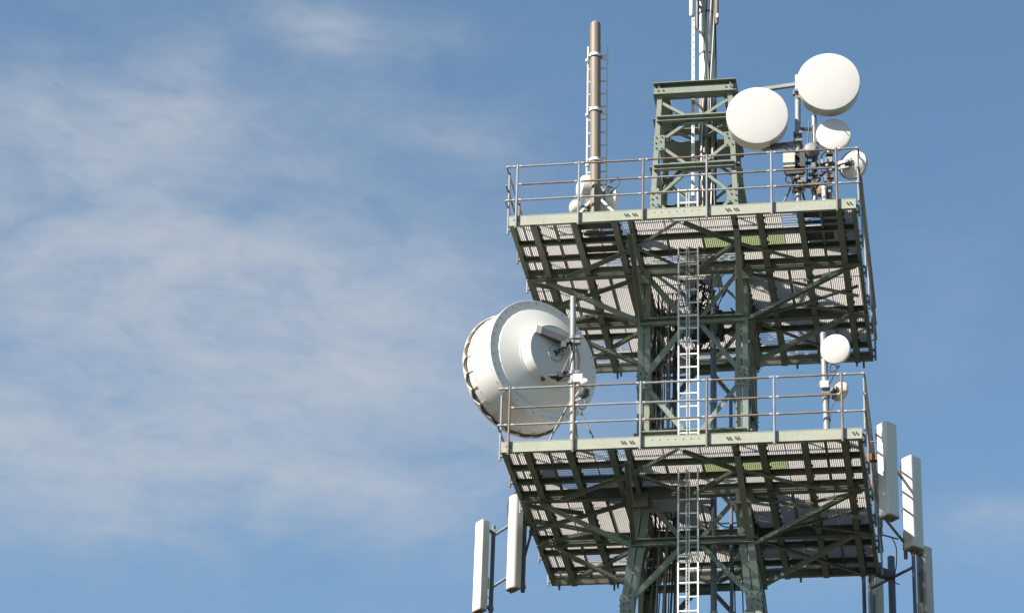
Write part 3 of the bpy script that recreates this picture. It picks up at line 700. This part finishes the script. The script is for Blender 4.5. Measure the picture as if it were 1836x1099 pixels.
tC = pole('short grey pole near the right corner holding the rear facing dish', (2.74, -2.78, 0), (2.745, -2.78, 1.30), .055, GALV)
b = MB(); b.bar((2.49, -2.80, .55), (2.74, -2.78, .55), .05, .05); b.bar((2.49, -2.80, .98), (2.74, -2.78, .98), .05, .05); b.build('tie_bar', DARK, tC)
drum('large white drum antenna at the top right, the highest one', (2.80, -3.20, 2.555), nF, .595, .34, (2.22, -2.86, 2.50), 'large round drum antennas')
drum('large white drum antenna right beside the tower head', (1.445, -3.20, 1.90), nF, .585, .36, (1.52, -2.78, 1.95), 'large round drum antennas')
drum('small white drum antenna half shaded below the highest large drum', (2.85, -2.86, 1.60), (.0, -1, -.05), .325, .16, (2.51, -2.78, 1.55))

def dish(label, c, n, r, arm_to, dome=.12, conical=False, rmat=WHITE, unit=True):
    n = V(n).normalized(); c = V(c); t = thing('dish_antenna', label, 'dish antenna', tuple(c))
    b = MB(); b.lathe([(r * 1.0, .05 * r), (r * 1.0, 0), (r * .86, -.16 * r), (r * .6, -.34 * r), (r * .42, -.42 * r), (r * .40, -.46 * r), (0, -.46 * r)], c, n, 44); b.build('reflector', rmat, t)
    b = MB(); b.lathe([(r * 1.02, -.03), (r * 1.02, .10 * r), (r * .9, dome * .62), (r * .6, dome * .9), (r * .3, dome), (0, dome * 1.03)], c, n, 44); b.build('radome', WHITEF, t)
    b = MB(); k = c - n * r * .46; b.lathe([(r * .34, 0), (r * .34, -.02), (r * .22, -.025), (r * .22, -.06), (r * .12, -.07), (r * .12, -.1), (0, -.1)], k, n, 24); b.m(1)
    a_ = n.cross(V(0, 0, 1)).normalized(); u_ = a_.cross(n)
    for j in range(8): b.bolt(k + (a_ * math.cos(j * .785) + u_ * math.sin(j * .785)) * r * .28 - n * .02, -n, .012, .018)
    b.build('hub', [GALVD, DARK], t)
    b = MB(); b.bar(k - n * .06, V(arm_to), .06, .07); b.bar(k - n * .02 + V(0, 0, -.1), V(arm_to) - V(0, 0, .1), .03, .04); b.box(arm_to, (.14, .14, .16)); b.build('mount_arm', GALVD, t)
    if unit: b = MB(); b.box(k - n * .12 + V(0, 0, -.02), (.13, .13, .17), a_, n, (0, 0, 1)); b.build('radio_unit', CREAM, t)
    return t
dish('cream backed dish antenna at the right corner turned away from the small drum', (3.20, -2.72, .98), (.47, .88, .06), .29, (2.76, -2.78, .95), .16, rmat=WHITE, unit=False)
dish('white domed dish behind the brown pipe mast, left half showing', (-1.86, -2.62, .84), (-.80, -.35, .05), .25, (-1.66, -2.60, .72), .20)
dish('white domed dish right of the brown mast base pointing away', (-1.50, -2.52, .62), (.55, .83, 0), .27, (-1.64, -2.72, .65), .16)
dish('smallest white domed dish low on the left of the brown mast', (-2.03, -2.66, .40), (-.9, -.25, -.05), .16, (-1.78, -2.80, .40), .16)
t = thing('equipment_bracket', 'tangle of clamps, radio boxes and brackets on the right hand poles', 'bracket', (2.3, -2.9, .4))
rng = random.Random(23)
b = MB(); b.box((2.02, -2.98, .98), (.22, .20, .34)); b.build('radio_box', CREAM, t)
b = MB(); b.box((2.02, -2.98, .78), (.20, .17, .06)); b.box((2.27, -2.97, 1.0), (.10, .12, .36)); b.box((2.10, -3.0, .70), (.3, .1, .05)); b.build('radio_base', DARK, t)
b = MB(); b.lathe([(0, .07), (.1, .06), (.16, .0), (.16, -.1), (0, -.12)], (2.43, -2.98, 1.22), (-.1, -1, .1), 22); b.build('small_drum', GALVD, t)
for k in range(64):
    b_ = MB(); c = V(2.18 + rng.choice((0, .06, .30, .42, .55, .58)) + rng.uniform(-.06, .06), -2.93 + rng.uniform(-.06, .05), rng.choice((.35, .5, .55, .6, .7, .8, .95, 1.05)) + rng.uniform(-.1, .1))
    if k % 2: b_.box(c, (rng.uniform(.04, .13), rng.uniform(.04, .1), rng.uniform(.03, .13)))
    else: b_.tube(c, c + V(rng.uniform(-.1, .1), rng.uniform(-.05, .05), rng.uniform(-.1, .1)), rng.uniform(.014, .04), None, 8)
    b_.build('clamp', (DARK, GALV, GALVD, BLACK, DARK, GALVD, BLACK, RUST)[k % 8], t)
b = MB(); b.lathe([(0, -.1), (.09, -.09), (.11, 0), (.09, .08), (0, .09)], (2.62, -2.95, .32), (0, 0, 1), 16); b.build('motor', RUST, t)
t = thing('cable_bundle', 'black cables looping between the poles under the large drums', 'cables', (2.2, -2.95, .8))
for P_ in ([(1.62, -2.80, 1.62), (1.72, -2.98, 1.32), (1.95, -2.98, 1.36), (2.14, -2.94, 1.22)], [(1.75, -2.80, 1.55), (1.70, -3.0, 1.25), (1.9, -3.0, 1.28), (2.16, -2.94, 1.1)],
           [(2.02, -2.98, .76), (2.05, -3.0, .52), (1.95, -3.0, .55), (2.0, -2.98, .76)], [(2.10, -2.95, .9), (2.06, -2.96, .5), (2.10, -2.95, .1)],
           [(2.62, -2.93, .25), (2.80, -3.0, .30), (2.86, -3.0, .12), (2.72, -3.0, .14), (2.64, -2.93, .32)], [(2.55, -2.93, .3), (2.50, -2.97, .15), (2.62, -2.95, .0)],
           [(2.86, -2.72, 1.42), (2.62, -2.9, 1.1), (2.70, -2.92, .8), (2.82, -2.92, .6), (2.70, -2.9, .4)], [(2.40, -2.9, 1.9), (2.36, -2.92, 1.2), (2.34, -2.9, .5)],
           [(2.5, -2.9, 1.2), (2.58, -2.95, .9), (2.66, -2.95, .7), (2.80, -2.95, .85)]):
    b = MB(); b.path(P_, .011, 6, 6); b.build('cable', BLACK, t)
t = thing('vent_stub', 'short white capped stub pipe on the upper deck near the right poles', 'pipe', (2.66, -3.03, 0))
b = MB(); b.lathe([(.042, 0), (.042, .30), (.05, .31), (.05, .36), (0, .37)], (2.66, -3.03, 0), (0, 0, 1), 16); b.build('pipe', WHITE, t)
t = thing('hanging_cable', 'black cable arching out right of the brown mast base', 'cable', (-1.4, -2.7, .6))
b = MB(); b.path([(-1.46, -2.6, .62), (-1.36, -2.72, .70), (-1.25, -2.75, .80), (-1.22, -2.75, .92), (-1.27, -2.72, .98), (-1.42, -2.6, .95)], .011); b.build('cable', BLACK, t)

# lower deck, right
tD = pole('grey pole on the lower deck at right with two small dishes', (2.615, -2.9, Z2), (2.585, -2.9, -2.64), .062, GALV)
drum('small white drum antenna on the lower deck pole, facing front', (2.80, -3.06, -3.04), (-.22, -1, -.2), .275, .10, (2.60, -2.9, -3.05))
dish('tiny cream dish below the lower small drum, turned to the right', (2.86, -2.90, -3.82), (.62, .76, 0), .19, (2.62, -2.90, -3.84), .07, rmat=CREAM, unit=False)
t = thing('junction_box', 'small white box clamped to the lower right pole', 'box', (2.59, -2.99, -3.75)); b = MB(); b.box((2.59, -2.99, -3.72), (.15, .08, .13)); b.build('housing', WHITE, t)
b = MB(); b.tube((2.53, -2.99, -3.72), (2.49, -3.0, -3.72), .025, None, 10); b.bar((2.55, -2.95, -3.86), (2.72, -2.94, -3.86), .07, .05); b.build('clamp', GALV, t)
t = thing('hanging_cable', 'thin dark cables looping beside the lower right pole', 'cable', (2.7, -2.9, -3.5))
for P_ in ([(2.84, -2.9, -3.3), (2.80, -2.95, -3.42), (2.70, -2.95, -3.44), (2.72, -2.95, -3.3), (2.82, -2.95, -3.36), (2.72, -2.95, -3.62), (2.66, -2.93, -3.7)],
           [(2.87, -2.9, -3.3), (2.84, -2.95, -3.4), (2.78, -2.95, -3.5)], [(2.72, -2.93, -3.9), (2.76, -2.96, -4.05), (2.70, -2.94, -4.2), (2.67, -2.93, -4.5)]):
    b = MB(); b.path(P_, .009); b.build('cable', BLACK, t)

# ------------------------------------------------------------------ sector panels on the lower deck edge
def panel(label, c, n, w, d, ztop, zbot, pole_xy, mt=PANEL, rnd=.035, box=False, group='tall white panel antennas'):
    n = V(n[0], n[1], 0).normalized(); s_ = V(-n.y, n.x, 0); c = V(c[0], c[1], 0)
    t = thing('panel_antenna', label, 'panel antenna', (c.x, c.y, zbot), group)
    pts = [(-w / 2, -d / 2), (w / 2, -d / 2)]
    for k in range(7):
        a = R(90 * k / 6); pts.append((w / 2 - rnd + rnd * math.cos(a), d / 2 - rnd + rnd * math.sin(a)))
    for k in range(7):
        a = R(90 + 90 * k / 6); pts.append((-w / 2 + rnd + rnd * math.cos(a), d / 2 - rnd + rnd * math.sin(a)))
    b = MB(); b.prism(pts, c + V(0, 0, zbot + .03), s_, n, V(0, 0, 1), ztop - zbot - .03)
    sm = [(x * .93, y * .93) for x, y in pts]; b.prism(sm, c + V(0, 0, ztop - .001), s_, n, V(0, 0, 1), .02); b.build('radome', mt, t, smooth=28)
    b = MB(); b.prism([(x * 1.012, y * 1.012) for x, y in pts], c + V(0, 0, zbot), s_, n, V(0, 0, 1), .03); ec = b.build('end_cap', TAN, t)
    for u in (-.06, .06): b = MB(); b.tube(c + s_ * u + V(0, 0, zbot - .05), c + s_ * u + V(0, 0, zbot), .016, None, 10); b.build('connector', DARK, ec)
    for z in (ztop - .12, zbot + .14):
        b = MB(); q = c - n * d / 2; pp = V(pole_xy[0], pole_xy[1], 0)
        b.bar(q + V(0, 0, z), pp + V(0, 0, z), .045, .05); b.box(pp + V(0, 0, z), (.10, .10, .08)); b.box(q + V(0, 0, z) - n * .012, (w * .5, .02, .10), s_, n); b.build('bracket', GALVD, t)
    b = MB(); q = c - n * (d / 2 + .005); b.bar(q + V(0, 0, zbot + .15), q + V(0, 0, ztop - .15), w * .45, .012, n); b.build('back_spine', GALVD, t)
    if box: b = MB(); q = c - n * (d / 2 + .05); b.box(q + V(0, 0, zbot + .62 + (.0)), (.10, .08, .22), s_, n); b.m(1).path([q + V(0, 0, zbot + .5), q + V(.02, 0, zbot + .36), q - n * .1 + V(0, 0, zbot + .34)], .009); b.build('tilt_box', [CREAM, BLACK], t)
    return t
q2 = .7071
def sub(c, d): return (c[0] - d[0], c[1] - d[1])
# right front sector
pole('steel pipe holding the brightest panel off the right edge of the lower platform', (3.475, -1.62, -5.95), (3.475, -1.62, -3.98), .036, GALVD, False)
panel('brightest white panel antenna just right of the lower platform edge', (3.645, -1.80), (q2, -q2), .275, .25, -4.02, -5.86, (3.475, -1.62))
pole('steel pipe behind the partly shaded panel right of the lower platform', (3.86, -.13, -5.95), (3.86, -.13, -4.0), .036, GALVD, False)
panel('partly shaded panel antenna second from the platform edge on the right', (4.03, -.30), (q2, -q2), .275, .25, -4.02, -5.86, (3.86, -.13))
t = thing('outrigger_bracket', 'rusty brown arm joining the brightest panel to the lower platform edge', 'bracket', (3.3, -1.7, -4.8))
b = MB(); b.box((3.37, -1.66, Z2 + .10), (.24, .13, .13)); b.build('box_arm', RUST, t)
b = MB(); b.tube((3.2, -1.66, Z2 + .42), (3.48, -1.62, Z2 + .44), .016); b.build('stay', GALV, t)
b = MB(); b.bar((3.475, -1.62, -5.72), (3.22, -1.60, Z2 - .1), .04, .04); b.build('stay', GALV, t)
b = MB(); b.tube((3.475, -1.60, -4.35), (3.86, -.15, -4.35), .028, None, 12); b.build('spacer_bar', GALVD, t)
b = MB(); b.tube((3.475, -1.60, -5.66), (3.86, -.15, -5.66), .028, None, 12); b.build('spacer_bar', GALVD, t)
# left sector
pole('blue grey pipe at the left edge of the lower platform behind a panel', (-3.35, .27, -6.2), (-3.35, .27, -4.3), .042, PIPE, False)
panel('round fronted white panel antenna at the left edge of the lower platform', (-3.52, .10), (-q2, -q2), .25, .20, -4.32, -6.22, (-3.35, .27), PANEL, .085)
pole('blue grey pipe beside the leftmost panel antenna', (-4.12, 1.20, -6.6), (-4.12, 1.20, -4.42), .042, PIPE, False)
panel('leftmost white panel antenna, standing clear of the platform', (-4.31, 1.01), (-q2, -q2), .26, .17, -4.42, -6.27, (-4.12, 1.20), PANEL, .03, True)
t = thing('outrigger_bracket', 'grey spacer arms between the two left panel pipes', 'bracket', (-3.4, .3, -5.2))
b = MB(); b.tube((-3.35, .27, -4.62), (-4.12, 1.20, -4.62), .028, None, 12); b.build('spacer_bar', GALV, t)
b = MB(); b.tube((-3.35, .27, -5.70), (-4.12, 1.20, -5.70), .028, None, 12); b.build('spacer_bar', GALV, t)
b = MB(); b.bar((-3.2, .27, Z2 - .10), (-3.37, .27, Z2 - .10), .10, .08); b.bar((-3.2, .27, Z2 + .15), (-3.37, .27, Z2 + .15), .05, .05); b.bar((-3.2, .27, Z2 - .2), (-3.36, .27, -5.6), .04, .04); b.build('mount_arm', DARK, t)
t = thing('hanging_cable', 'dark cable curling over the top of the round fronted left panel', 'cable', (-3.5, .2, -4.4))
b = MB(); b.path([(-3.36, .15, -4.22), (-3.5, .18, -4.16), (-3.66, .22, -4.30), (-3.68, .24, -4.55), (-3.62, .24, -5.0)], .012)
b.path([(-3.6, .28, -4.6), (-3.64, .26, -5.2), (-3.66, .28, -5.6), (-3.5, .3, -6.0)], .010); b.build('cable', BLACK, t)
# rear right sector
tP = pole('thick blue grey corner post behind the right end of the lower platform', (3.47, 3.40, -8.2), (3.47, 3.40, -4.42), .072, PIPE, False)
b = MB(); b.bar((3.2, 3.1, Z2 - .14), (3.47, 3.40, Z2 - .14), .16, .16); b.build('corner_arm', DARK, tP)
b = MB(); b.tube((3.06, 3.88, -4.86), (3.90, 2.90, -4.86), .030, None, 12); b.build('spacer_bar', PIPE, tP)
b = MB(); b.tube((3.06, 3.88, -6.3), (3.90, 2.90, -6.3), .030, None, 12); b.build('spacer_bar', PIPE, tP)
pole('blue grey pipe beside the panel hidden behind the platform corner', (2.90, 3.92, -6.9), (2.90, 3.92, -4.3), .040, PIPE, False)
pole('blue grey pipe beside the rightmost panel', (3.92, 2.88, -6.9), (3.92, 2.88, -4.3), .036, PIPE, False)
panel('cream panel antenna partly hidden behind the rear right platform corner', (3.13, 4.08), (q2, q2), .26, .20, -4.35, -6.25, (2.90, 3.92), CREAM, .03)
panel('rightmost cream panel antenna, lowest on the right side', (4.13, 3.07), (q2, q2), .26, .20, -4.42, -6.32, (3.92, 2.88), CREAM, .03, True)
t = thing('hanging_cable', 'thin dark cable bent over from the rear right platform corner', 'cable', (3.4, 3.3, -4.3))
b = MB(); b.tube((3.32, 3.2, -4.02), (3.62, 3.35, -4.06), .016, None, 8); b.path([(3.50, 3.28, -4.04), (3.58, 3.34, -4.25), (3.57, 3.38, -4.6), (3.52, 3.32, -4.95), (3.62, 3.3, -5.05)], .011); b.build('cable', BLACK, t)
# a few loose cables under the decks
t = thing('hanging_cable', 'dark cables drooping inside the tower below the lower platform', 'cable', (.6, .6, -6.5))
for P_ in ([(.55, .8, -4.9), (.62, .8, -6.5), (.58, .85, -8.5)], [(.75, .8, -4.9), (.78, .8, -6.8), (.9, .9, -8.6)], [(.2, -.2, -4.75), (.45, 0, -5.1), (.85, .3, -5.0)], [(.1, -.3, -4.8), (.2, -.2, -5.5), (.0, 0, -6.2)]):
    b = MB(); b.path(P_, .013); b.build('cable', BLACK, t)
